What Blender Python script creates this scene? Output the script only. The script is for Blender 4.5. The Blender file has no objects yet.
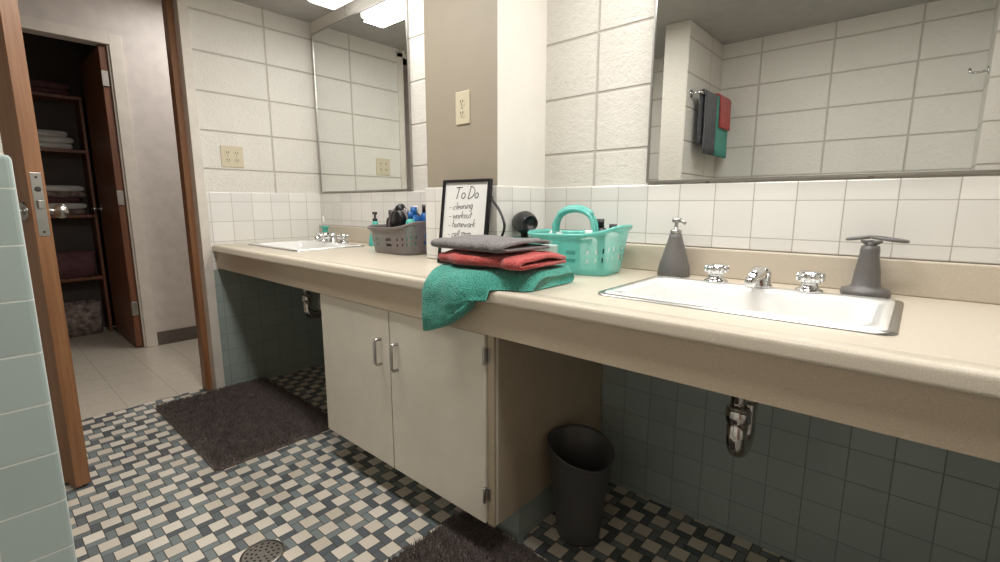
import bpy, math, random
from mathutils import Vector, Matrix, noise
random.seed(7)
C=bpy.context
scn=C.scene
def L(r,g,b):
    def f(c):
        c/=255.0
        return c/12.92 if c<=.04045 else ((c+.055)/1.055)**2.4
    return (f(r),f(g),f(b),1)
# ---------------------------------------------------------------- materials
def newmat(name):
    m=bpy.data.materials.new(name); m.use_nodes=True
    nt=m.node_tree; b=nt.nodes['Principled BSDF']
    return m,nt,b
def M(nt,op,a,b=None,c=None):
    n=nt.nodes.new('ShaderNodeMath'); n.operation=op
    for i,v in enumerate((a,b,c)):
        if v is None: continue
        if isinstance(v,(int,float)): n.inputs[i].default_value=v
        else: nt.links.new(v,n.inputs[i])
    return n.outputs[0]
def pos(nt):
    g=nt.nodes.new('ShaderNodeNewGeometry'); s=nt.nodes.new('ShaderNodeSeparateXYZ')
    nt.links.new(g.outputs['Position'],s.inputs[0]); return g.outputs['Position'],s.outputs
def mix(nt,f,a,b):
    n=nt.nodes.new('ShaderNodeMix'); n.data_type='RGBA'
    for v,i in ((f,0),(a,6),(b,7)):
        if isinstance(v,(int,float,tuple)): n.inputs[i].default_value=v
        else: nt.links.new(v,n.inputs[i])
    return n.outputs[2]
def noi(nt,vec,scale,detail=3,rough=.55):
    n=nt.nodes.new('ShaderNodeTexNoise'); n.inputs['Scale'].default_value=scale
    n.inputs['Detail'].default_value=detail; n.inputs['Roughness'].default_value=rough
    nt.links.new(vec,n.inputs['Vector']); return n.outputs['Fac']
def ramp(nt,v,lo,hi,a=0.,b=1.):
    n=nt.nodes.new('ShaderNodeMapRange'); nt.links.new(v,n.inputs[0])
    n.inputs[1].default_value=lo;n.inputs[2].default_value=hi;n.inputs[3].default_value=a;n.inputs[4].default_value=b
    return n.outputs[0]
def bump(nt,b,h,strength,dist):
    n=nt.nodes.new('ShaderNodeBump'); n.inputs['Strength'].default_value=strength; n.inputs['Distance'].default_value=dist
    nt.links.new(h,n.inputs['Height']); nt.links.new(n.outputs[0],b.inputs['Normal'])
def grid(nt,a,b,pa,pb,oa,ob,g):
    ua=M(nt,'DIVIDE',M(nt,'SUBTRACT',a,oa),pa); ub=M(nt,'DIVIDE',M(nt,'SUBTRACT',b,ob),pb)
    ia=M(nt,'FLOOR',ua); ib=M(nt,'FLOOR',ub)
    fa=M(nt,'SUBTRACT',ua,ia); fb=M(nt,'SUBTRACT',ub,ib)
    da=M(nt,'MULTIPLY',M(nt,'MINIMUM',fa,M(nt,'SUBTRACT',1.,fa)),pa)
    db=M(nt,'MULTIPLY',M(nt,'MINIMUM',fb,M(nt,'SUBTRACT',1.,fb)),pb)
    d=M(nt,'MINIMUM',da,db)
    return ramp(nt,d,g*.6,g*1.6),ia,ib,fa,fb
def rnd(nt,ia,ib,k=0.):
    c=nt.nodes.new('ShaderNodeCombineXYZ'); nt.links.new(ia,c.inputs[0]); nt.links.new(ib,c.inputs[1]); c.inputs[2].default_value=k
    w=nt.nodes.new('ShaderNodeTexWhiteNoise'); w.noise_dimensions='3D'; nt.links.new(c.outputs[0],w.inputs['Vector']); return w.outputs['Value']
def simple(name,col,rough=.5,metal=0.,var=.06,nscale=12,bs=0.,bscale=200,bd=.001,trans=0.,coat=0.,sheen=0.,spec=None,alpha=1.):
    m,nt,b=newmat(name); P,_=pos(nt)
    n=noi(nt,P,nscale)
    dark=tuple(c*(1-var*2) for c in col[:3])+(1,)
    nt.links.new(mix(nt,ramp(nt,n,.3,.7),dark,col),b.inputs['Base Color'])
    b.inputs['Roughness'].default_value=rough; b.inputs['Metallic'].default_value=metal
    b.inputs['Transmission Weight'].default_value=trans; b.inputs['Coat Weight'].default_value=coat
    b.inputs['Sheen Weight'].default_value=sheen; b.inputs['Alpha'].default_value=alpha
    if trans>0: b.inputs['IOR'].default_value=1.12
    if spec is not None: b.inputs['Specular IOR Level'].default_value=spec
    if bs>0: bump(nt,b,noi(nt,P,bscale,2),bs,bd)
    return m
def blockmat(name,axis,off,col=L(230,226,218)):
    m,nt,b=newmat(name); P,s=pos(nt)
    a=s[0] if axis=='X' else s[1]
    g,ia,ib,fa,fb=grid(nt,a,s[2],.4,.2,off,.045,.0040)
    n1=noi(nt,P,60,5,.75); n2=noi(nt,P,9,3)
    c=mix(nt,ramp(nt,n2,.25,.75,0,.4),col,tuple(x*.90 for x in col[:3])+(1,))
    c=mix(nt,ramp(nt,n1,.32,.44,.22,0.),c,tuple(x*.6 for x in col[:3])+(1,))
    c=mix(nt,ramp(nt,g,0,1,.42,0.),c,L(150,138,120))
    nt.links.new(c,b.inputs['Base Color']); b.inputs['Roughness'].default_value=.75; b.inputs['Specular IOR Level'].default_value=.25
    h=M(nt,'ADD',M(nt,'MULTIPLY',g,1.0),M(nt,'MULTIPLY',n1,1.3))
    bump(nt,b,h,.75,.006)
    return m
def tilemat(name,axis,off,zoff,col,grout,p=.108,rough=.18,var=.05):
    m,nt,b=newmat(name); P,s=pos(nt)
    a={'X':s[0],'Y':s[1]}[axis]
    g,ia,ib,fa,fb=grid(nt,a,s[2],p,p,off,zoff,.0012)
    r=rnd(nt,ia,ib)
    c=mix(nt,ramp(nt,r,0,1,0,1),col,tuple(x*(1-var*2) for x in col[:3])+(1,))
    c=mix(nt,g,grout,c)
    nt.links.new(c,b.inputs['Base Color'])
    nt.links.new(ramp(nt,g,0,1,.8,rough),b.inputs['Roughness'])
    bump(nt,b,M(nt,'ADD',g,M(nt,'MULTIPLY',noi(nt,P,14),.25)),.4,.0015)
    return m
def floormosaic():
    """interlocking mosaic: 2x2 unit light squares with 1x2 / 2x1 gray bars, lattice (3,1),(1,3)"""
    m,nt,b=newmat('mosaic_floor_tile'); P,s=pos(nt); u=.0262
    X=M(nt,'DIVIDE',s[0],u);Y=M(nt,'DIVIDE',s[1],u)
    ix=M(nt,'FLOOR',X);iy=M(nt,'FLOOR',Y); fx=M(nt,'SUBTRACT',X,ix); fy=M(nt,'SUBTRACT',Y,iy)
    c=M(nt,'ROUND',M(nt,'FLOORED_MODULO',M(nt,'SUBTRACT',M(nt,'MULTIPLY',ix,3.),iy),8.))
    c=M(nt,'FLOORED_MODULO',c,8.)
    e=[M(nt,'COMPARE',c,float(k),.3) for k in range(8)]
    def S(*ks):
        o=e[ks[0]]
        for k in ks[1:]: o=M(nt,'ADD',o,e[k])
        return o
    px=S(0,7,1);nx=S(3,2,4);py=S(0,3,6);ny=S(7,2,5)
    d=M(nt,'ADD',M(nt,'SUBTRACT',1.,fx),M(nt,'MULTIPLY',px,5.))
    d=M(nt,'MINIMUM',d,M(nt,'ADD',fx,M(nt,'MULTIPLY',nx,5.)))
    d=M(nt,'MINIMUM',d,M(nt,'ADD',M(nt,'SUBTRACT',1.,fy),M(nt,'MULTIPLY',py,5.)))
    d=M(nt,'MINIMUM',d,M(nt,'ADD',fy,M(nt,'MULTIPLY',ny,5.)))
    gg=ramp(nt,d,.03,.07)
    tx=M(nt,'SUBTRACT',ix,nx);ty=M(nt,'SUBTRACT',iy,ny)
    r=rnd(nt,tx,ty); r2=rnd(nt,tx,ty,3.)
    white=mix(nt,r,L(232,224,210),L(208,198,182))
    gray=mix(nt,ramp(nt,r2,.35,.6),L(90,98,103),L(128,138,139))
    cc=mix(nt,S(0,3,7,2),gray,white)
    cc=mix(nt,gg,L(78,72,66),cc)
    cc=mix(nt,ramp(nt,noi(nt,P,3),.3,.7,0,.15),cc,L(90,78,64))
    nt.links.new(cc,b.inputs['Base Color'])
    nt.links.new(ramp(nt,gg,0,1,.9,.38),b.inputs['Roughness'])
    bump(nt,b,gg,.4,.0015)
    return m
def woodmat(name,c1,c2):
    m,nt,b=newmat(name); P,s=pos(nt)
    mp=nt.nodes.new('ShaderNodeMapping'); nt.links.new(P,mp.inputs[0]); mp.inputs['Scale'].default_value=(40,40,1.6)
    n=noi(nt,mp.outputs[0],1.5,5,.6)
    nt.links.new(mix(nt,ramp(nt,n,.3,.7),c1,c2),b.inputs['Base Color']); b.inputs['Roughness'].default_value=.42
    return m
def laminate(name,base):
    m,nt,b=newmat(name); P,_=pos(nt)
    n=noi(nt,P,420,2,.8); n2=noi(nt,P,150,3,.7)
    c=mix(nt,ramp(nt,n,.35,.7,0,.9),base,tuple(x*.76 for x in base[:3])+(1,))
    c=mix(nt,ramp(nt,n2,.6,.72,0,.6),c,tuple(min(1,x*1.2) for x in base[:3])+(1,))
    nt.links.new(c,b.inputs['Base Color']); b.inputs['Roughness'].default_value=.33
    return m
def terry(name,col,sc=260,bd=.003):
    m,nt,b=newmat(name); P,_=pos(nt)
    v=nt.nodes.new('ShaderNodeTexVoronoi'); v.inputs['Scale'].default_value=sc; nt.links.new(P,v.inputs['Vector'])
    d=v.outputs['Distance']
    c=mix(nt,ramp(nt,d,.1,.7),col,tuple(x*.55 for x in col[:3])+(1,))
    nt.links.new(c,b.inputs['Base Color']); b.inputs['Roughness'].default_value=.95; b.inputs['Sheen Weight'].default_value=.25
    b.inputs['Specular IOR Level'].default_value=.15
    bump(nt,b,M(nt,'SUBTRACT',1.,d),.8,bd)
    return m
def emit(name,col,s):
    m,nt,b=newmat(name); b.inputs['Base Color'].default_value=col
    b.inputs['Emission Color'].default_value=col; b.inputs['Emission Strength'].default_value=s; return m

mBlockX=blockmat('painted_block_back','X',-.906)
mBlockY=blockmat('painted_block_side','Y',1.26)
mTileWX=tilemat('white_tile_back','X',-1.127,-.01,L(236,234,229),L(182,177,168))
mTileWY=tilemat('white_tile_side','Y',.90,-.01,L(236,234,229),L(182,177,168))
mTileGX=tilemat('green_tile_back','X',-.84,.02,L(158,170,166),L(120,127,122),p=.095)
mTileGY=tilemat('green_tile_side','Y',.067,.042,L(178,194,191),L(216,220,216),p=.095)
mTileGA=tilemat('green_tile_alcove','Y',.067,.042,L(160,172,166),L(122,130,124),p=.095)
mFloor=floormosaic()
def hallfloor():
    m,nt,b=newmat('hall_vinyl_tile'); P,s=pos(nt)
    g,ia,ib,fa,fb=grid(nt,s[0],s[1],.23,.23,0,0,.0012)
    c=mix(nt,noi(nt,P,30,4),L(216,208,194),L(196,187,170)); c=mix(nt,g,L(168,158,142),c)
    nt.links.new(c,b.inputs['Base Color']); b.inputs['Roughness'].default_value=.22; return m
mHallFloor=hallfloor()
mPaint=simple('cream_wall_paint',L(218,209,202),.5,bs=.15,bscale=150)
mPaintTrim=simple('cream_trim_paint',L(224,217,206),.4)
mTaupe=simple('taupe_front_shade',L(160,150,133),.55,bs=.2,bscale=120,var=.02)  # pilaster front: taupe with the face's shade painted into the colour
mWhiteCol=simple('column_white_paint',L(234,230,222),.5,bs=.25,bscale=120,var=.02)
mCeil=simple('ceiling_paint',L(180,177,172),.7)
mWood=woodmat('oak_door_wood',L(158,112,76),L(122,82,52))
mWoodD=woodmat('closet_door_wood',L(140,90,62),L(98,60,40))
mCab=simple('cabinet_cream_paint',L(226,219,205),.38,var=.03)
mCabSide=simple('cabinet_side_shade',L(178,164,142),.5,var=.05)  # brownish beige puts the side panel's shadow into its colour
mLam=laminate('speckled_laminate',L(214,203,185))
mApr=laminate('apron_laminate',L(202,187,164))
mChrome=simple('chrome',L(220,220,220),.1,1.,var=.02)
mSteel=simple('brushed_steel',L(180,178,174),.3,1.,var=.05)
mDarkSteel=simple('trap_chrome',L(206,203,200),.14,1.,var=.1)
mMirror=simple('mirror_glass',L(234,237,235),.0,1.,var=0.)
mPorc=simple('porcelain',L(240,239,236),.1,var=.01,coat=.5)
mGrayP=simple('charcoal_resin',L(108,105,103),.4,var=.04)
mBin=simple('charcoal_plastic',L(80,80,80),.45,var=.05)
mTealP=simple('teal_plastic',L(120,214,202),.22,var=.03,alpha=.72)
mClear=simple('pale_translucent_plastic',L(205,228,222),.2,var=.02,alpha=.75)
mTealS=simple('teal_solid_plastic',L(86,186,172),.3,var=.03)
mSmoke=simple('smoky_gray_plastic',L(128,120,118),.25,var=.03,alpha=.82)
mBlack=simple('black_plastic',L(22,22,24),.35,var=.02)
mBlue=simple('blue_plastic',L(28,96,168),.3,var=.02)
mWhiteP=simple('white_plastic',L(232,232,228),.35,var=.02)
mIvory=simple('ivory_plastic',L(208,198,172),.35,var=.02)
mSlot=simple('slot_dark',L(46,40,34),.6)
mRug=terry('shag_rug_fibre',L(128,114,108),140,.004)
mTealT=terry('teal_terry',L(88,182,164))
mCoralT=terry('coral_terry',L(218,98,94))
mGrayT=terry('gray_terry',L(144,138,138))
mDGrayT=terry('dark_gray_terry',L(90,90,94))
mPaper=simple('whiteboard',L(230,230,227),.35,var=.01)
mInk=simple('black_ink',L(24,24,26),.6,var=0.)
mDark=simple('closet_dark_wall',L(84,76,70),.7)  # closet walls, one dark brown tone
mBaseb=simple('rubber_baseboard',L(104,96,88),.5)
mFab=simple('patterned_fabric',L(180,162,154),.9,var=.4,nscale=25)
mFab2=simple('plum_fabric',L(120,84,88),.9,var=.2,nscale=18)
mDiff=emit('lamp_diffuser',(1,.98,.94,1),2.2)

# ---------------------------------------------------------------- mesh builder
class MB:
    def __init__(s,name): s.name=name; s.v=[]; s.f=[]; s.mi=[]; s.sm=[]; s.mats=[]; s.M=Matrix.Identity(4)
    def mat(s,m):
        if m not in s.mats: s.mats.append(m)
        return s.mats.index(m)
    def add(s,vs,fs,m,smooth=False):
        o=len(s.v); k=s.mat(m)
        s.v+= [s.M@Vector(p) for p in vs]
        for f in fs: s.f.append([i+o for i in f]); s.mi.append(k); s.sm.append(smooth)
    def box(s,x0,x1,y0,y1,z0,z1,m):
        vs=[(x,y,z) for z in (z0,z1) for y in (y0,y1) for x in (x0,x1)]
        s.add(vs,[(0,2,3,1),(4,5,7,6),(0,1,5,4),(2,6,7,3),(0,4,6,2),(1,3,7,5)],m)
    def loft(s,rings,m,closed=True,cap0=False,cap1=False,smooth=True,skip=None,flip=False):
        n=len(rings[0]); vs=[p for r in rings for p in r]; fs=[]
        for i in range(len(rings)-1):
            for j in range(n if closed else n-1):
                if skip and skip(i,j): continue
                k=(j+1)%n; f=(i*n+j,i*n+k,(i+1)*n+k,(i+1)*n+j)
                fs.append(f[::-1] if flip else f)
        if cap0: fs.append(tuple(range(n))[::-1])
        if cap1: fs.append(tuple((len(rings)-1)*n+j for j in range(n)))
        s.add(vs,fs,m,smooth)
    def rev(s,prof,c,m,n=32,axis='Z',cap0=True,cap1=True):
        rings=[]
        for r,h in prof:
            ring=[]
            for j in range(n):
                a=2*math.pi*j/n; x,y=r*math.cos(a),r*math.sin(a)
                p={'Z':(x,y,h),'Y':(x,h,-y),'X':(h,x,y)}[axis]
                ring.append((c[0]+p[0],c[1]+p[1],c[2]+p[2]))
            rings.append(ring)
        s.loft(rings,m,cap0=cap0,cap1=cap1)
    def tube(s,pts,r,m,n=12,radii=None):
        pts=[Vector(p) for p in pts]; rings=[]; up=None
        for i,p in enumerate(pts):
            t=(pts[min(i+1,len(pts)-1)]-pts[max(i-1,0)]).normalized()
            if up is None:
                up=Vector((0,0,1)) if abs(t.z)<.9 else Vector((1,0,0))
            u=(up-t*up.dot(t)).normalized(); w=t.cross(u); up=u
            rr=radii[i] if radii else r
            rings.append([tuple(p+u*rr*math.cos(2*math.pi*j/n)+w*rr*math.sin(2*math.pi*j/n)) for j in range(n)])
        s.loft(rings,m,cap0=True,cap1=True)
    def done(s,bevel=0.,seg=2,subd=0):
        me=bpy.data.meshes.new(s.name)
        lo=Vector((min(p.x for p in s.v),min(p.y for p in s.v),min(p.z for p in s.v)))
        hi=Vector((max(p.x for p in s.v),max(p.y for p in s.v),max(p.z for p in s.v)))
        c=(lo+hi)/2
        me.from_pydata([tuple(p-c) for p in s.v],[],s.f)
        for m in s.mats: me.materials.append(m)
        for p,k,q in zip(me.polygons,s.mi,s.sm): p.material_index=k; p.use_smooth=q
        me.update()
        o=bpy.data.objects.new(s.name,me); o.location=c; C.collection.objects.link(o)
        if bevel:
            b=o.modifiers.new('b','BEVEL'); b.width=bevel; b.segments=seg; b.limit_method='ANGLE'; b.angle_limit=math.radians(50)
        return o
def box(name,x0,x1,y0,y1,z0,z1,m,bevel=0.):
    b=MB(name); b.box(x0,x1,y0,y1,z0,z1,m); return b.done(bevel)
def child(o,p):
    o.parent=p; o.matrix_parent_inverse=Matrix.Translation(-p.location)
def rrect(cx,cy,hx,hy,r,z,n=8):
    out=[]
    for k,(sx,sy) in enumerate(((1,1),(-1,1),(-1,-1),(1,-1))):
        for i in range(n+1):
            a=math.pi/2*(k+i/n)
            out.append((cx+sx*(hx-r)+r*math.cos(a),cy+sy*(hy-r)+r*math.sin(a),z))
    return out

D=1.54; XL=-2.90; CZ=.838; H=1.062; CE=2.14; CAP=1.124
YR=-.57
# ---------------------------------------------------------------- room shell
box('floor',XL-.12,.95,YR-.1,D+.1,-.1,0,mFloor)
box('floor_hall',-5.2,XL-.12,-1.,2.6,-.1,-.002,mHallFloor)
box('ceiling',XL-.12,.95,YR-.1,D+.1,CE,CE+.1,mCeil)
wb=box('wall_back',XL-.12,.95,D,D+.1,0,CE,mBlockX)
box('wall_rear',XL-.12,.95,YR-.1,YR,0,CE,mBlockX)
box('wall_right',.95,1.05,YR-.1,D+.1,0,CE,mBlockY)
DR=.835; DL=-.01; DH=2.085
b=MB('wall_left'); b.box(XL-.12,XL,DR+.045,D,0,CE,mBlockY); b.box(XL-.12,XL,YR,DL-.04,0,CE,mBlockY); b.box(XL-.12,XL,DL-.04,DR+.045,DH,CE,mBlockY); wl=b.done()
b=MB('wall_partition'); b.box(-1.30,-1.148,YR,.059,1.0,CE,mBlockY)
b.box(-1.31,-1.14,YR,.067,0,CAP+.018,mTileGY); b.done(.008,3)
box('wall_stub',.17,.30,YR,-.22,0,CE,mBlockY)
b=MB('stall_door'); b.box(.30,.335,-.24,.30,.05,1.95,mWood)
b.tube([(.295,.2,1.0),(.27,.2,1.0),(.262,.22,1.0),(.262,.26,1.0)],.006,mChrome); b.done(.003)
b=MB('robe_hook'); b.rev([(.001,0),(.02,0),(.02,-.006),(.008,-.008)],(.17,-.33,1.70),mChrome,axis='X')
b.tube([(.166,-.33,1.70),(.13,-.33,1.695),(.105,-.33,1.70),(.10,-.33,1.72)],.006,mChrome); b.done()
X0,X1,YF=-1.505,-1.127,1.262
b=MB('wall_pilaster')
b.box(X0,X1,YF,D,CZ,CE,mWhiteCol)
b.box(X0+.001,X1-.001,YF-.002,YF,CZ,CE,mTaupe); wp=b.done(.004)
T=.008
def tb(x0,x1,y0,y1,z0,z1,m,par):
    o=box('wainscot_tile',x0,x1,y0,y1,z0,z1,m,.004); child(o,par)
tb(X1+T,.95,D-T,D,.926,CAP,mTileWX,wb); tb(XL+T,X0-T,D-T,D,.926,CAP,mTileWX,wb)
tb(X0-T,X1+T,YF-.002-T,YF-.002,CZ+.001,CAP,mTileWX,wp)
tb(X1,X1+T,YF-.002,D,CZ+.001,CAP,mTileWY,wp); tb(X0-T,X0,YF-.002,D,CZ+.001,CAP,mTileWY,wp)
tb(XL,XL+T,DR+.05,D,CZ-.14,CAP,mTileWY,wl)
for o,p in ((box('alcove_tile',XL+.006,-1.80,D-.006,D,0,CZ-.12,mTileGX),wb),(box('alcove_tile',-.835,.95,D-.006,D,0,CZ-.12,mTileGX),wb),(box('alcove_tile',XL,XL+.006,DR+.05,D-.006,0,CZ-.14,mTileGA),wl)): child(o,p)
# ---------------------------------------------------------------- doorway frame
b=MB('trim_1')
b.box(XL-.13,XL+.012,DR+.005,DR+.05,0,DH+.03,mPaintTrim)
b.box(XL-.13,XL-.06,DR-.025,DR+.005,0,DH,mWood)
b.box(XL-.13,XL-.0,DL-.05,DL-.005,0,DH+.03,mPaintTrim)
b.box(XL-.13,XL+.012,DL-.05,DR+.05,DH,DH+.04,mPaintTrim)
b.done(.002)
hx,hy=XL-.01,.04; ex,ey=-2.27,.205
W=math.hypot(ex-hx,ey-hy); ang=math.atan2(ey-hy,ex-hx)
b=MB('door_1'); b.M=Matrix.Translation((hx,hy,0))@Matrix.Rotation(ang,4,'Z')
b.box(0,W,-.046,0,.012,2.05,mWood)
b.box(W,W+.0015,-.038,-.008,.95,1.165,mSteel)
b.box(W+.001,W+.012,-.030,-.016,1.045,1.072,mSteel)
for z in (.965,1.15): b.rev([(.0001,0),(.004,0),(.004,.0025),(.0001,.0025)],(W+.001,-.023,z),mSlot,n=10,axis='X')
b.rev([(.0001,0),(.009,0),(.009,.0022),(.0001,.0022)],(W+.001,-.023,1.11),mSlot,n=16,axis='X')
kx=W-.06; kz=1.035
b.rev([(.001,0),(.032,0),(.030,.006),(.013,.010),(.011,.03),(.022,.04),(.027,.052),(.024,.064),(.012,.070),(.001,.071)],(kx,0,kz),mSteel,axis='Y')
b.rev([(.001,-.071),(.012,-.070),(.024,-.064),(.027,-.052),(.022,-.04),(.011,-.03),(.013,-.010),(.030,-.006),(.032,0),(.001,0)],(kx,-.046,kz),mSteel,axis='Y')
b.done(.003)
# ---------------------------------------------------------------- hall
XH=-4.24; CR=.80; CH=2.12; HC=2.5
b=MB('wall_hall'); b.box(XH-.1,XH,CR,2.6,0,HC,mPaint); b.box(XH-.1,XH,-1.,-.02,0,HC,mPaint); b.box(XH-.1,XH,-.02,CR,CH,HC,mPaint); b.done()
box('wall_hall_left',-5.3,XL-.12,-1.1,-1.,0,HC,mPaint); box('wall_hall_right',-5.3,XL-.12,2.6,2.7,0,HC,mPaint)
b=MB('wall_hall_near'); b.box(XL-.14,XL-.12,DR+.05,2.6,0,HC,mPaint); b.box(XL-.14,XL-.12,-1.,DL-.05,0,HC,mPaint); b.box(XL-.14,XL-.12,DL-.05,DR+.05,DH+.04,HC,mPaint); b.done()
box('ceiling_hall',-5.3,XL-.12,-1.1,2.7,HC,HC+.1,mCeil)
b=MB('trim_2')
b.box(XH,XH+.015,CR,CR+.07,0,CH+.07,mPaintTrim); b.box(XH,XH+.015,-.09,-.02,0,CH+.07,mPaintTrim); b.box(XH,XH+.015,-.02,CR,CH,CH+.07,mPaintTrim)
b.box(XH-.1,XH,CR-.012,CR,0,CH,mPaintTrim); b.done(.002)
box('baseboard_hall',XH,XH+.012,CR+.07,2.6,0,.10,mBaseb)
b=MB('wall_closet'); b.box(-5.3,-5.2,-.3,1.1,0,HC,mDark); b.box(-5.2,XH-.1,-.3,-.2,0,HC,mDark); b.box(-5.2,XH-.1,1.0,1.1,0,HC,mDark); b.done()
b=MB('door_2'); b.box(XH-.72,XH-.02,CR-.055,CR-.015,.01,CH-.01,mWoodD)
for z in (.25,1.05,1.85): b.box(XH-.02,XH-.008,CR-.058,CR-.02,z,z+.1,mSteel)
b.rev([(.001,-.008),(.025,-.008),(.025,0),(.001,0)],(XH-.65,CR-.055,1.02),mSteel,axis='Y')
b.tube([(XH-.65,CR-.06,1.02),(XH-.65,CR-.10,1.02),(XH-.63,CR-.11,1.02),(XH-.54,CR-.11,1.02)],.009,mSteel); b.done(.002)
b=MB('linen_shelf')
for z in (.45,.95,1.45,1.85): b.box(-5.19,-4.98,-.19,.73,z,z+.025,mWoodD)
for y in (-.19,.71): b.box(-5.19,-4.99,y,y+.02,.0,1.85,mWoodD)
b.done(.003)
def folded_stack(name,x0,x1,y0,y1,z,n,m):
    b=MB(name)
    for i in range(n):
        zz=z+i*.045; rings=[]; sh=.02*math.sin(i*2.3)
        for k in range(9):
            x=x0+(x1-x0)*k/8; w=.006*math.sin(k*1.3+i)
            rings.append([(x,(y0+y1)/2+sh+((y1-y0)/2+w)*c,zz+.022+.0215*s_) for c,s_ in [(math.copysign(abs(math.cos(a))**.35,math.cos(a)),math.copysign(abs(math.sin(a))**.6,math.sin(a))) for a in [2*math.pi*j/20 for j in range(20)]]])
        b.loft(rings,[m,mFab2,mWhiteP][(i*(2 if m is mFab else 0))%3] if m is mFab else m,cap0=True,cap1=True)
    return b.done()
folded_stack('folded_linens',-5.17,-5.0,.05,.30,1.475,4,mFab)
folded_stack('folded_linens',-5.17,-5.0,.42,.66,.975,5,mFab)
folded_stack('folded_linens',-5.17,-5.0,.40,.64,1.475,3,mWhiteP)
folded_stack('folded_linens',-5.17,-5.0,.10,.34,.975,3,mFab2)
folded_stack('folded_linens',-5.17,-5.0,.36,.66,1.875,2,mFab2)
b=MB('storage_bin'); b.loft([rrect(-5.085,.48,.085,.19,.03,.476),rrect(-5.085,.48,.09,.21,.03,.68),rrect(-5.085,.48,.08,.20,.03,.68),rrect(-5.085,.48,.075,.18,.03,.5)],mFab2,cap0=True,cap1=True); b.done()
b=MB('storage_bin'); b.loft([rrect(-5.085,.43,.085,.24,.03,.0),rrect(-5.085,.43,.09,.25,.03,.26),rrect(-5.085,.43,.08,.24,.03,.26),rrect(-5.085,.43,.075,.22,.03,.03)],mFab,cap0=True,cap1=True); b.done()

# ---------------------------------------------------------------- counter
SX=[-2.475,-.300]; SY0,SY1=1.02,1.405; hxs=.292
scy=(SY0+SY1)/2; shy=(SY1-SY0)/2
holes=[(x-.275,x+.275) for x in SX]; hy0,hy1=SY0+.017,SY1-.017
XR=.948
b=MB('vanity_counter')
prof=[(.93,CZ)]+[(.900+.012*math.cos(a),CZ-.012+.012*math.sin(a)) for a in [math.pi/2+ (math.pi/2)*i/6 for i in range(7)]]
prof+=[(.888,CZ-.026)]+[(.896+.008*math.cos(a),CZ-.028+.008*math.sin(a)) for a in [math.pi+(math.pi/2)*i/4 for i in range(5)]]+[(.93,CZ-.036)]
b.loft([[(x,y,z) for y,z in prof] for x in (XL+.009,XR)],mLam,cap0=True,cap1=True,flip=True)
def slab(x0,x1,y0,y1): b.box(x0,x1,y0,y1,CZ-.036,CZ,mLam)
slab(XL+.009,XR,.93,hy0)
xs=[XL+.009,holes[0][0],holes[0][1],holes[1][0],holes[1][1],XR]
for i in (0,2,4): slab(xs[i],xs[i+1],hy0,hy1)
slab(XL+.009,XR,hy1,D-.009)
b.box(XL+.009,XR,.905,.925,.71,CZ-.034,mApr)
b.done()
for x0,x1 in ((XL+.009,X0-.009),(X1+.009,XR)): box('backsplash',x0,x1,D-.028,D-.008,CZ,.925,mLam,.004)
# ---------------------------------------------------------------- cabinet
b=MB('vanity_cabinet'); cx0,cx1=-1.775,-.838
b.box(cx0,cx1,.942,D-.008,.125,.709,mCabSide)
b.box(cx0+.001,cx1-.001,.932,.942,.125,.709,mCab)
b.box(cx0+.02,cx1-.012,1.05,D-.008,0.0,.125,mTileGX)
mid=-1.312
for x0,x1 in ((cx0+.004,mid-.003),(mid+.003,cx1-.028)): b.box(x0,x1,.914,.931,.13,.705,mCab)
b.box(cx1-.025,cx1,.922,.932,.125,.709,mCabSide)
for x in (mid-.050,mid+.045):
    b.tube([(x,.914,.508),(x,.895,.508),(x,.888,.516),(x,.888,.59),(x,.895,.598),(x,.914,.598)],.0055,mSteel)
for z in (.20,.62):
    b.tube([(cx1-.026,.909,z),(cx1-.026,.909,z+.05)],.005,mSteel)
    b.box(cx1-.026,cx1-.014,.918,.9215,z+.005,z+.045,mSteel)
b.done(.0025)
# ---------------------------------------------------------------- sinks
def sink(cx):
    b=MB('drop_in_sink'); z=CZ
    b.loft([rrect(cx,scy,hxs,shy,.03,z+.0005),rrect(cx,scy,hxs-.002,shy-.002,.028,z+.005),rrect(cx,scy,hxs-.015,shy-.015,.02,z+.005)],mSteel)
    by=scy-.02; bh=shy-.055
    R=[(scy,hxs-.015,shy-.015,.02,z+.005),(scy,hxs-.018,shy-.018,.02,z+.008),(by,.252,bh+.004,.05,z+.007),(by,.246,bh-.002,.05,z+.0),(by,.238,bh-.010,.05,z-.03),(by,.222,bh-.022,.055,z-.10),(by,.19,bh-.045,.05,z-.132),(by,.10,bh-.09,.03,z-.14),(by,.024,.024,.0239,z-.143)]
    b.loft([rrect(cx,*r[:1],r[1],r[2],min(r[3],r[2]*.99),r[4]) for r in R],mPorc)
    b.rev([(.0001,z-.144),(.022,z-.143),(.026,z-.140)],(cx,by,0),mChrome,cap0=True,cap1=False)
    x=cx+.018; yy=by; q=.495
    b.tube([(x,yy,CZ-.145),(x,yy,.55)],.019,mDarkSteel,n=20)
    b.tube([(x,yy,.575),(x,yy,.57),(x,yy,.54),(x,yy,.535)],.027,mDarkSteel,n=8,radii=[.022,.029,.029,.022])
    pts=[(x,yy,.55),(x,yy,q)]+[(x,yy+.042-.042*math.cos(a),q-.042*math.sin(a)) for a in [math.pi*i/10 for i in range(1,11)]]+[(x,yy+.084,.54),(x,yy+.092,.565),(x,yy+.115,.58),(x,D-.02,.58)]
    b.tube(pts,.023,mDarkSteel,n=20)
    b.rev([(.001,0),(.035,0),(.035,.01),(.001,.012)],(x,D-.02,.58),mDarkSteel,axis='Y')
    return b.done()
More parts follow.
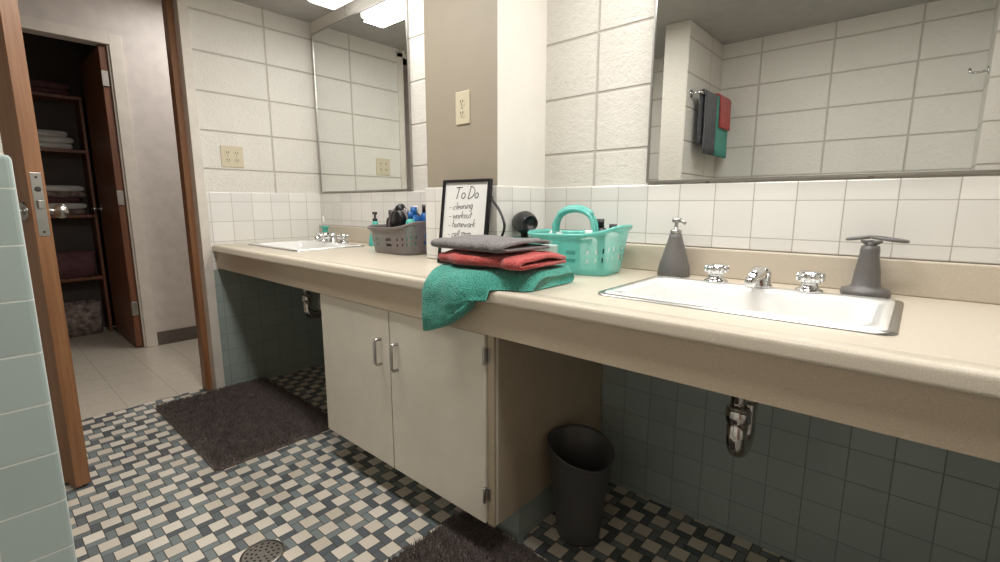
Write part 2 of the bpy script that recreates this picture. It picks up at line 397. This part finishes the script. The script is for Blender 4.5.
def faucet(cx,y=1.372):
    b=MB('bathroom_faucet'); z=CZ+.008
    for s in (-1,1):
        x=cx+s*.11
        b.rev([(.001,0),(.030,0),(.030,.006),(.021,.010),(.018,.018),(.018,.022),(.026,.025),(.028,.030),(.028,.044),(.023,.050),(.001,.051)],(x,y,z),mChrome,n=16)
        for k in range(8):
            a=math.pi/8+k*math.pi/4
            b.tube([(x+.027*math.cos(a),y+.027*math.sin(a),z+.028),(x+.027*math.cos(a),y+.027*math.sin(a),z+.046)],.005,mChrome,n=8)
    b.rev([(.001,0),(.029,0),(.029,.006),(.026,.010),(.025,.038),(.021,.049),(.001,.053)],(cx,y,z),mChrome)
    b.tube([(cx,y,z+.03),(cx,y-.03,z+.038),(cx,y-.07,z+.034),(cx,y-.095,z+.024),(cx,y-.10,z+.012)],.01,mChrome,radii=[.020,.020,.016,.014,.012])
    return b.done()
for x in SX:
    s_=sink(x); f_=faucet(x); child(f_,s_)
# ---------------------------------------------------------------- mirrors
for nm,x0,x1 in (('wall_mirror',-.695,.55),('wall_mirror',-2.86,-1.955)):
    b=MB(nm); z0,z1=CAP+.012,2.06
    b.box(x0,x1,D-.010,D-.0005,z0,z1,mMirror)
    t=.006
    b.box(x0-t,x1+t,D-.014,D-.0005,z0-t,z0,mSteel); b.box(x0-t,x1+t,D-.014,D-.0005,z1,z1+t,mSteel)
    b.box(x0-t,x0,D-.014,D-.0005,z0,z1,mSteel); b.box(x1,x1+t,D-.014,D-.0005,z0,z1,mSteel); b.done()
# ---------------------------------------------------------------- outlets
def outlet(name,Mx,gang=1):
    b=MB(name); b.M=Mx
    w=.036 if gang==1 else .058
    b.loft([rrect(0,0,w,.058,.004,0),rrect(0,0,w,.058,.004,.003),rrect(0,0,w-.003,.055,.003,.005)],mIvory,cap1=True,smooth=False)
    for gx in ((0,) if gang==1 else (-.023,.023)):
        for gy in (-.02,.02):
            b.loft([rrect(gx,gy,.016,.013,.009,.005),rrect(gx,gy,.016,.013,.009,.0065)],mIvory,cap1=True,smooth=False)
            for dx in (-.006,.006): b.box(gx+dx-.0016,gx+dx+.0016,gy-.002,gy+.007,.0065,.0070,mSlot)
            b.rev([(.0001,.0070),(.0026,.0070),(.0026,.0065)],(gx,gy-.007,0),mSlot,n=8,cap0=False,cap1=False)
        b.rev([(.003,.005),(.003,.0065),(.0001,.0066)],(gx,0,0),mSteel,n=8)
    return b.done()
faceF=lambda x,y,z: Matrix.Translation((x,y,z))@Matrix.Rotation(math.pi/2,4,'X')
outlet('wall_outlet',faceF(-1.294,YF-.0025,1.405))
outlet('wall_outlet',Matrix.Translation((XL,1.035,1.318))@Matrix.Rotation(math.pi/2,4,'Z')@Matrix.Rotation(math.pi/2,4,'X'),2)
# ---------------------------------------------------------------- soap dispensers
def dispenser(name,x,y,m,r=.044,h=.125,pm=mSteel):
    b=MB(name); z=CZ+.0005
    b.rev([(.001,0),(r,0),(r+.001,.006),(r*.93,h*.25),(r*.66,h*.6),(r*.42,h*.92),(r*.38,h),(.001,h)],(x,y,z),m)
    b.rev([(.001,h),(r*.34,h),(r*.36,h+.012),(.006,h+.016),(.005,h+.035),(.013,h+.036),(.013,h+.048),(.001,h+.050)],(x,y,z),pm,n=16)
    b.tube([(x,y,z+h+.042),(x+.02,y-.012,z+h+.042),(x+.034,y-.02,z+h+.034)],.005,pm,n=8)
    return b.done()
dispenser('soap_dispenser',-.565,1.462,mGrayP,.048,.13)
dispenser('soap_dispenser',-2.185,1.462,mTealS,.038,.13,mBlack)
b=MB('toothbrush_cup'); x,y=-2.72,1.462
b.rev([(.001,0),(.032,0),(.034,.008),(.020,.016),(.014,.03),(.018,.075),(.028,.082),(.028,.087),(.012,.088),(.001,.088)],(x,y,CZ),mTealS)
b.tube([(x-.005,y,CZ+.08),(x-.015,y,CZ+.15)],.004,mWhiteP,n=8); b.done()
b=MB('toothbrush_stand'); x,y=-.085,1.458
b.rev([(.001,0),(.048,0),(.051,.006),(.049,.016),(.034,.020),(.029,.026),(.026,.06),(.020,.10),(.020,.112),(.018,.122),(.001,.123)],(x,y,CZ),mGrayP)
for s,rx,ry in ((-1,.024,.016),(1,.034,.026)):
    cxx,cyy=x+s*rx,y-s*.004
    b.tube([(cxx+rx*math.cos(a),cyy+ry*math.sin(a),CZ+.140-.008*s*(math.cos(a)*.5)) for a in [2*math.pi*i/24 for i in range(25)]],.0038,mGrayP,n=8)
b.tube([(x-.02,y+.004,CZ+.134),(x-.01,y+.002,CZ+.130),(x,y,CZ+.122),(x+.01,y-.002,CZ+.130),(x+.022,y-.004,CZ+.134)],.006,mGrayP,radii=[.003,.006,.014,.006,.003])
b.done()
# ---------------------------------------------------------------- totes
def tote(name,cx,cy,hx,hy,h,m,rot,pinch=.0,ee=.5):
    b=MB(name); b.M=Matrix.Translation((cx,cy,CZ+.001))@Matrix.Rotation(rot,4,'Z')
    N=96
    def ring(sx,sy,z,dip=0.):
        o=[]
        for j in range(N):
            a=2*math.pi*j/N; c,s_=math.cos(a),math.sin(a)
            px=sx*math.copysign(abs(c)**ee,c); py=sy*math.copysign(abs(s_)**ee,s_)
            py*=1-pinch*math.exp(-((px+.03)/.03)**2)
            o.append((px,py,z+dip*(.008*math.cos(2*a)+.012*math.cos(a))))
        return o
    zs=[0,.004]+[h*k/10 for k in range(1,11)]
    def sc(z): return .84+.16*(z/h)
    rings=[ring(hx*sc(z)*(0.97 if z==0 else 1),hy*sc(z)*(0.97 if z==0 else 1),z,dip=z/h) for z in zs]
    sk=lambda rows:(lambda i,j:(i in rows and j%4==0))
    b.loft(rings,m,cap0=True,skip=sk((4,6)))
    b.loft([ring(hx+o_,hy+o_,h+z_,dip=1) for o_,z_ in ((0,-.012),(.005,-.010),(.008,-.004),(.007,.001),(.003,.003),(-.003,.0),(-.004,-.006))],m)
    hyp=hy*(1-pinch)
    b.box(-.032,-.029,-hyp*.82,hyp*.82,.004,h-.014,m)
    n=24; c0=-.015
    for s in (-1,1):
        b.tube([(c0-.072*math.cos(math.pi*i/n),s*.012,h-.03+.098*math.sin(math.pi*i/n)**.5) for i in range(n+1)],.007,m,n=10)
    b.tube([(c0-.072*math.cos(math.pi*i/n),0,h-.028+.099*math.sin(math.pi*i/n)**.5) for i in range(5,n-4)],.013,m,n=12)
    for ex_ in (-.072,.072): b.box(c0+ex_-.005,c0+ex_+.005,-hy*.9,hy*.9,h-.034,h-.024,m)
    return b.done()
t1=tote('shower_caddy',-.845,1.350,.155,.105,.135,mTealP,math.radians(6),.10)
t2=tote('shower_caddy',-1.775,1.335,.165,.105,.125,mSmoke,0,.04)
b=MB('teal_cup'); tx,ty=-1.072,1.345
b.rev([(.001,.001),(.032,.001),(.034,.006),(.040,.10),(.042,.102),(.040,.104),(.037,.10),(.031,.008),(.001,.007)],(tx,ty,CZ),mTealP)
cup=b.done()
b=MB('clear_tumbler')
b.rev([(.001,.001),(.024,.001),(.026,.005),(.031,.095),(.032,.097),(.030,.097),(.025,.008),(.001,.007)],(-.855,1.190,CZ),mClear)
b.done()
def bottle(name,x,y,z,r,h,m,cap,par,tilt=(0,0)):
    b=MB(name); b.M=Matrix.Translation((x,y,z))@Matrix.Rotation(tilt[0],4,'X')@Matrix.Rotation(tilt[1],4,'Y')
    b.rev([(.001,0),(r*.95,0),(r,.006),(r,h*.72),(r*.8,h*.8),(r*.42,h*.84),(.001,h*.845)],(0,0,0),m,n=20)
    b.rev([(.001,h*.83),(r*.5,h*.83),(r*.5,h),(.001,h*1.005)],(0,0,0),cap,n=16); o=b.done(); child(o,par); return o
zb=CZ+.008
bottle('shampoo_bottle',-1.70,1.34,zb,.03,.20,mBlue,mBlue,t2)
bottle('shampoo_bottle',-1.66,1.29,zb,.022,.18,mTealS,mBlue,t2)
bottle('shampoo_bottle',-1.685,1.39,zb,.022,.21,mBlue,mBlack,t2)
bottle('lotion_bottle',-1.87,1.34,zb,.024,.185,mBlack,mBlack,t2)
bottle('lotion_bottle',-1.76,1.40,zb,.024,.205,mBlack,mWhiteP,t2)
bottle('lotion_bottle',-.945,1.36,zb,.026,.150,mWhiteP,mTealS,t1)
bottle('lotion_bottle',-.80,1.34,zb,.028,.130,mWhiteP,mWhiteP,t1)
bottle('lotion_bottle',-.74,1.385,zb,.024,.150,mWhiteP,mBlack,t1)
bottle('shampoo_bottle',-.80,1.41,zb,.026,.165,mBlack,mBlack,t1)
bottle('lotion_bottle',-.89,1.30,zb,.022,.120,mTealS,mWhiteP,t1)
b=MB('hair_brush'); b.M=Matrix.Translation((-1.83,1.33,zb+.03))@Matrix.Rotation(.3,4,'Y')
b.tube([(0,0,0),(0,0,.05),(0,0,.10),(0,0,.14),(0,0,.175),(0,0,.19)],.01,mBlack,radii=[.009,.01,.009,.026,.026,.012]); child(b.done(),t2)
b=MB('makeup_case'); b.rev([(.001,-.03),(.034,-.03),(.04,-.02),(.04,.02),(.034,.03),(.001,.03)],(-1.765,1.32,zb+.145),mBlack,axis='Y'); child(b.done(),t2)
b=MB('hair_dryer'); b.M=Matrix.Translation((tx,ty,zb+.148))@Matrix.Rotation(-.55,4,'Z')
b.rev([(.001,-.045),(.026,-.048),(.038,-.03),(.042,.005),(.037,.03),(.028,.050),(.027,.060),(.022,.060),(.021,.05),(.001,.05)],(.004,0,0),mBlack,axis='X',n=24)
b.tube([(0,0,-.02),(.002,0,-.07),(.003,0,-.135)],.014,mBlack)
child(b.done(),cup)
# ---------------------------------------------------------------- towels on counter
def nz(x,y,z,a): return a*(noise.noise(Vector((x*9,y*9,z*9)))+.5*noise.noise(Vector((x*24+7,y*24,z*24))))
def fold(name,m,x0,x1,y0,y1,z0,th,layers,rot=0.,puff=.0):
    b=MB(name); cx,cy=(x0+x1)/2,(y0+y1)/2
    b.M=Matrix.Translation((cx,cy,0))@Matrix.Rotation(rot,4,'Z')@Matrix.Translation((-cx,-cy,0))
    t=th/layers; rings=[]; NX=44
    for k in range(NX+1):
        f=k/NX; x=x0+(x1-x0)*f
        endr=min(1,min(f,1-f)*12); g=.65+.35*endr
        w1=nz(x,0,z0*20,.026); w2=nz(x,3,z0*20,.016)
        path=[]; yf=y0+w1; yb=y1+w2
        for l in range(layers):
            zc=z0+t*(l+.5)
            ys=[yb+(yf-yb)*i/12 for i in range(13)]
            if l%2: ys=ys[::-1]
            ys=ys[1:-1] if l not in (0,layers-1) else (ys[:-1] if l==0 else ys[1:])
            for y in ys:
                lift=puff*l*max(0,math.sin((y-y0)/(y1-y0)*math.pi))
                path.append((y,zc+(nz(x,y,l*3.+z0*30,.008) if l else abs(nz(x,y,z0*30,.003)))+lift))
            if l<layers-1:
                ye=yf if l%2==0 else yb; sgn=-1 if l%2==0 else 1
                for i in range(1,6):
                    a=-math.pi/2+math.pi*i/6
                    path.append((ye+sgn*t*.5*math.cos(a),zc+t*.5+t*.5*math.sin(a)))
        hw=t*.47*g; up=[];dn=[]
        for i,p in enumerate(path):
            q0=path[max(i-1,0)];q1=path[min(i+1,len(path)-1)]
            dy,dz=q1[0]-q0[0],q1[1]-q0[1]; l_=math.hypot(dy,dz) or 1
            ny,nzz=-dz/l_,dy/l_
            up.append((x,p[0]+ny*hw,p[1]+nzz*hw)); dn.append((x,p[0]-ny*hw,p[1]-nzz*hw))
        rings.append(up+dn[::-1])
    b.loft(rings,m,cap0=True,cap1=True)
    return b.done()
b=MB('teal_towel'); rings=[]; NX=56; x0,x1=-1.050,-.725
for k in range(NX+1):
    f=k/NX; x=x0+(x1-x0)*f
    hang=.100*max(0.,1-(f/.60)**1.7)
    q=min(1,max(0,(f-.45)/.5)); fy=.09*q*q*(3-2*q)
    g=1-.4*(1-min(1,min(f,1-f)*12))**2
    T1=.045*g
    def guide(off,s):
        o=[]; z=CZ+.003+off
        ye=.912+fy
        for i in range(10):
            y=1.13-(1.13-ye)*i/9
            o.append((y,z+(nz(x,y,off*40,.007) if s else 0)))
        r=.028+off
        for i in range(1,9):
            a=math.pi/2+math.pi/2*i/8
            rr=r+(nz(x*1.3,i*.02,9,.012)*i/8 if s else 0)
            o.append((ye-.003+rr*math.cos(a),CZ+.003-.028+rr*math.sin(a)))
        n=7; yb_=o[-1][0]
        for i in range(1,n+1):
            w=nz(x*1.5,i*.03,off*30,.018)*(i/n)
            o.append((yb_-(abs(w)*.7 if not s else -w*.6),CZ-.025-hang*i/n))
        return o
    inn=guide(0.,0);out=guide(T1,1)
    zb_=inn[-1][1]; yi=inn[-1][0]; yo=out[-1][0]
    end=[]
    for i in range(1,10):
        a=math.pi*i/10; yy=(yi+yo)/2+(yi-yo)/2*math.cos(a)
        end.append((yy,zb_-.014*abs(math.sin(2*a))**.6*(1 if hang>.01 else .3)))
    bk=[(1.137,CZ+.003+T1*.8),(1.14,CZ+.003+T1*.5),(1.137,CZ+.003+T1*.2)]
    sec=inn+end+out[::-1]+bk
    rings.append([(x,yy,(max(zz,CZ+.002) if yy>.880 else zz)) for yy,zz in sec])
b.loft(rings,mTealT,cap0=True,cap1=True,flip=True); b.done()
fold('coral_towel',mCoralT,-1.050,-.735,.915,1.115,CZ+.055,.030,2,.03,.006)
fold('gray_towel',mGrayT,-1.075,-.785,.915,1.10,CZ+.095,.026,2,-.05,.008)
# ---------------------------------------------------------------- to-do sign
b=MB('todo_sign'); tilt=math.radians(8)
b.M=Matrix.Translation((-1.243,1.190,CZ+.0015))@Matrix.Rotation(math.radians(6),4,'Z')@Matrix.Rotation(math.pi/2-tilt,4,'X')
w,h=.11,.31; fr=.010
b.box(-w,w,0,fr,-.006,.010,mBlack); b.box(-w,w,h-fr,h,-.006,.010,mBlack)
b.box(-w,-w+fr,fr,h-fr,-.006,.010,mBlack); b.box(w-fr,w,fr,h-fr,-.006,.010,mBlack)
b.box(-w+.002,w-.002,.002,h-.002,-.004,.003,mPaper)
def A(cx,cy,rx,ry,a0,a1,n=10): return [(cx+rx*math.cos(math.radians(a0+(a1-a0)*i/n)),cy+ry*math.sin(math.radians(a0+(a1-a0)*i/n))) for i in range(n+1)]
O=A(.25,.25,.2,.25,80,440,14)
G={'T':([[(0,1),(.7,1.03)],[(.35,1.0),(.3,0)]],.75),'o':([O],.5),
'D':([[(.08,1),(.05,0)],[(.0,1)]+A(.05,.5,.55,.5,88,-90,12)],.7),
'l':([[(.12,1),(.08,.1),(.16,0)]],.25),'a':([A(.25,.25,.2,.25,50,380,14),[(.44,.5),(.43,.05),(.5,0)]],.55),
'i':([[(.1,.5),(.08,0)],[(.11,.72),(.11,.78)]],.22),'g':([A(.22,.25,.18,.25,50,380,14),[(.41,.5),(.40,-.2)]+A(.22,-.2,.18,.18,0,-140,6)],.52),
'u':([[(.05,.5)]+A(.23,.2,.18,.2,180,360,8)+[(.41,.5),(.42,0)]],.52),
'n':([[(.05,.5),(.05,0)],[(.05,.3)]+A(.22,.32,.17,.18,170,0,8)+[(.4,0)]],.5),
'd':([A(.22,.25,.18,.25,50,380,14),[(.42,1),(.4,0)]],.55),
'r':([[(.05,.5),(.05,0)],[(.05,.3)]+A(.22,.32,.16,.18,170,40,6)],.4),
'y':([[(.03,.5),(.2,.08)],[(.42,.5),(.12,-.4)]],.48),
'w':([[(.0,.5),(.14,0),(.28,.42),(.42,0),(.56,.5)]],.65),
'k':([[(.05,1),(.05,0)],[(.38,.5),(.06,.22),(.4,0)]],.48),
't':([[(.18,.85),(.16,.08),(.3,.02)],[(0,.55),(.36,.58)]],.42),
'h':([[(.05,1),(.05,0)],[(.05,.3)]+A(.22,.32,.17,.18,170,0,8)+[(.4,0)]],.5),
'm':([[(.03,.5),(.03,0)],[(.03,.3)]+A(.16,.34,.12,.16,170,0,6)+[(.28,0)],[(.28,.3)]+A(.41,.34,.12,.16,170,0,6)+[(.54,0)]],.65),
'e':([[(.06,.27),(.42,.3)]+A(.24,.26,.19,.24,10,310,12)],.5),
'c':([A(.25,.25,.2,.25,50,310,12)],.46),'-':([[(.05,.3),(.3,.32)]],.45),' ':([],.3)}
rj=random.Random(3)
def hand(b,s,x,y,size,r):
    for ch in s:
        st,adv=G[ch]; jy=rj.uniform(-.06,.06)*size; js=rj.uniform(.9,1.12)
        for p in st: b.tube([(x+(px+.22*py)*size*js,y+jy+py*size*js,.0036) for px,py in p],r,mInk,n=5)
        x+=adv*size*1.04; y+=.0006
hand(b,'To Do',-.055,.242,.040,.0013)
for i,s in enumerate(('- cleaning','- workout','- homework','- call mom')): hand(b,s,-.075,.200-i*.033,.025,.0009)
b.done(.001)
b=MB('power_cord')
cp=[(-1.132,1.236,CZ+.245),(-1.11,1.215,CZ+.235),(-1.055,1.19,CZ+.20),(-1.02,1.175,CZ+.15),(-1.045,1.175,CZ+.10),(-1.10,1.17,CZ+.06),(-1.125,1.17,CZ+.02),(-1.11,1.165,CZ+.005),(-1.03,1.165,CZ+.005),(-.98,1.18,CZ+.005)]
def smooth(p,n=6):
    o=[]
    for i in range(len(p)-1):
        P=[Vector(p[max(0,min(len(p)-1,i+k))]) for k in (-1,0,1,2)]
        for j in range(n):
            t=j/n; o.append(.5*((2*P[1])+(P[2]-P[0])*t+(2*P[0]-5*P[1]+4*P[2]-P[3])*t*t+(3*P[1]-P[0]-3*P[2]+P[3])*t**3))
    return o+[Vector(p[-1])]
b.tube(smooth(cp),.0046,mBlack,n=8); b.done()
# ---------------------------------------------------------------- trash can
b=MB('waste_bin'); cx,cy=-.728,1.205
def br(f,rx,ry,z,zt=0.):
    o=[]
    for j in range(48):
        a=2*math.pi*j/48; c,s_=math.cos(a),math.sin(a)
        o.append((cx+rx*c,cy+ry*s_,z+zt*(-c*.75+s_*.35)+zt*.5*abs(c*.35+s_*.75)))
    return o
b.loft([br(0,.066,.060,.001),br(0,.070,.064,.01),br(0,.085,.080,.15,.002),br(0,.103,.098,.295,.030),br(0,.106,.102,.299,.031),br(0,.103,.099,.303,.031),br(0,.097,.093,.294,.030),br(0,.08,.075,.15,.002),br(0,.064,.058,.012)],mBin,cap0=True,cap1=True); b.done()
# ---------------------------------------------------------------- rugs
def rug(x0,x1,y0,y1,seed):
    rnd_=random.Random(seed); vs=[];fs=[]
    b=MB('shag_bath_rug')
    b.loft([rrect((x0+x1)/2,(y0+y1)/2,(x1-x0)/2,(y1-y0)/2,.03,.001),rrect((x0+x1)/2,(y0+y1)/2,(x1-x0)/2-.002,(y1-y0)/2-.002,.03,.012)],mRug,cap1=True,cap0=True,smooth=False)
    n=int((x1-x0)*(y1-y0)*52000)
    for i in range(n):
        x=rnd_.uniform(x0+.003,x1-.003);y=rnd_.uniform(y0+.003,y1-.003)
        a=rnd_.uniform(0,6.283); r=.0028; cl=noise.noise(Vector((x*30,y*30,seed)))
        h=rnd_.uniform(.012,.024)+.006*cl; lx,ly=rnd_.uniform(-.01,.01)+.01*cl,rnd_.uniform(-.01,.01)
        k=len(vs)
        vs+=[(x+r*math.cos(a),y+r*math.sin(a),.01),(x+r*math.cos(a+2.1),y+r*math.sin(a+2.1),.01),(x+r*math.cos(a+4.2),y+r*math.sin(a+4.2),.01),(x+lx,y+ly,.01+h)]
        fs+=[(k,k+1,k+3),(k+1,k+2,k+3),(k+2,k,k+3)]
    b.add(vs,fs,mRug); return b.done()
rug(-2.89,-2.0,.55,1.10,1)
rug(-1.075,-.22,.44,1.03,2)
# ---------------------------------------------------------------- floor drain
b=MB('floor_drain'); x,y=-1.40,.485
b.rev([(.062,.0005),(.062,.004),(.055,.0045)],(x,y,0),mSteel,cap0=False,cap1=False)
b.rev([(.055,.0045),(.0001,.0046)],(x,y,0),mSteel,cap0=False,cap1=False)
for rr,n in ((.045,16),(.031,11),(.017,6)):
    for i in range(n):
        a=2*math.pi*i/n
        b.rev([(.0042,.0050),(.0001,.0051)],(x+rr*math.cos(a),y+rr*math.sin(a),0),mSlot,n=8,cap0=False,cap1=False)
b.done()
# ---------------------------------------------------------------- towel rail on partition
XW=-1.148; zr=1.73
b=MB('towel_rail')
b.tube([(XW+.07,.0,zr),(XW+.07,-.50,zr)],.008,mChrome)
for yy in (-.01,-.49):
    b.tube([(XW,yy,zr),(XW+.07,yy,zr)],.009,mChrome); b.rev([(.001,0),(.022,0),(.022,.008),(.001,.01)],(XW,yy,zr),mChrome,axis='X')
rail=b.done()
def hang(name,y0,y1,l1,l2,m,off):
    b=MB(name); rings=[]; n=24; xr=XW+.07
    for k in range(n+1):
        y=y0+(y1-y0)*k/n; rip=.006*math.sin(k*1.1)
        r=.012+off; t=.010
        def g(r,d):
            o=[(xr+r+rip*(1-i/8),zr-l1+l1*i/8) for i in range(8)]
            o+=[(xr+r*math.cos(math.pi*i/8),zr+r*math.sin(math.pi*i/8)) for i in range(9)]
            o+=[(xr-r-rip*(i/8)*.4,zr-l2*i/8) for i in range(1,9)]
            return o
        a=g(r,0);c=g(r+t,0)
        rings.append([(p,y,q) for p,q in a]+[(p,y,q) for p,q in c[::-1]])
    b.loft(rings,m,cap0=True,cap1=True); o=b.done(); child(o,rail); return o
hang('hanging_gray_towel',-.23,-.03,.36,.30,mDGrayT,0)
hang('hanging_teal_towel',-.48,-.24,.36,.34,mTealT,0)
hang('hanging_coral_towel',-.475,-.27,.18,.15,mCoralT,.013)
# ---------------------------------------------------------------- lights
def area(name,loc,sx,sy,p,col=(1,.975,.935)):
    l=bpy.data.lights.new(name,'AREA'); l.shape='RECTANGLE'; l.size=sx; l.size_y=sy; l.energy=p; l.color=col
    o=bpy.data.objects.new(name,l); o.location=loc; C.collection.objects.link(o); return o
for x0,x1,p in ((-2.46,-1.80,4.6),(-.75,.30,7.5)):
    b=MB('fill_light_panel'); b.box(x0-.02,x1+.02,1.27,1.47,CE-.02,CE,mWhiteP)
    b.loft([rrect((x0+x1)/2,1.37,(x1-x0)/2,.09,.02,CE-.02),rrect((x0+x1)/2,1.37,(x1-x0)/2,.088,.02,CE-.055),rrect((x0+x1)/2,1.37,(x1-x0)/2-.012,.07,.015,CE-.068)],mDiff,cap1=True,flip=False)
    b.done()
    area('fluorescent_tube_light',((x0+x1)/2,1.37,CE-.072),x1-x0,.13,p)
for xx,p in ((-1.55,14.5),(-.40,11.5)):  # added fill panels, invented to even out the room light
    b=MB('fill_light_panel'); b.loft([rrect(xx,.64,.35,.12,.02,CE),rrect(xx,.64,.35,.12,.02,CE-.015),rrect(xx,.64,.33,.10,.02,CE-.02)],mDiff,cap1=True); b.done()
    area('fill_panel_light',(xx,.64,CE-.025),.65,.2,p)
area('hall_light',(-3.6,1.3,HC-.02),.5,.5,13)
w=bpy.data.worlds.new('w'); scn.world=w; w.use_nodes=True; w.node_tree.nodes['Background'].inputs[0].default_value=(.5,.47,.42,1); w.node_tree.nodes['Background'].inputs[1].default_value=.3
# ---------------------------------------------------------------- camera
cam=bpy.data.cameras.new('camera'); cam.lens=17.0; cam.sensor_width=36; cam.clip_start=.02
co=bpy.data.objects.new('camera',cam); C.collection.objects.link(co); co.location=(0,0,H)
co.rotation_euler=(math.radians(90-9.33),0,math.radians(41.5)); scn.camera=co
scn.view_settings.view_transform='Standard'
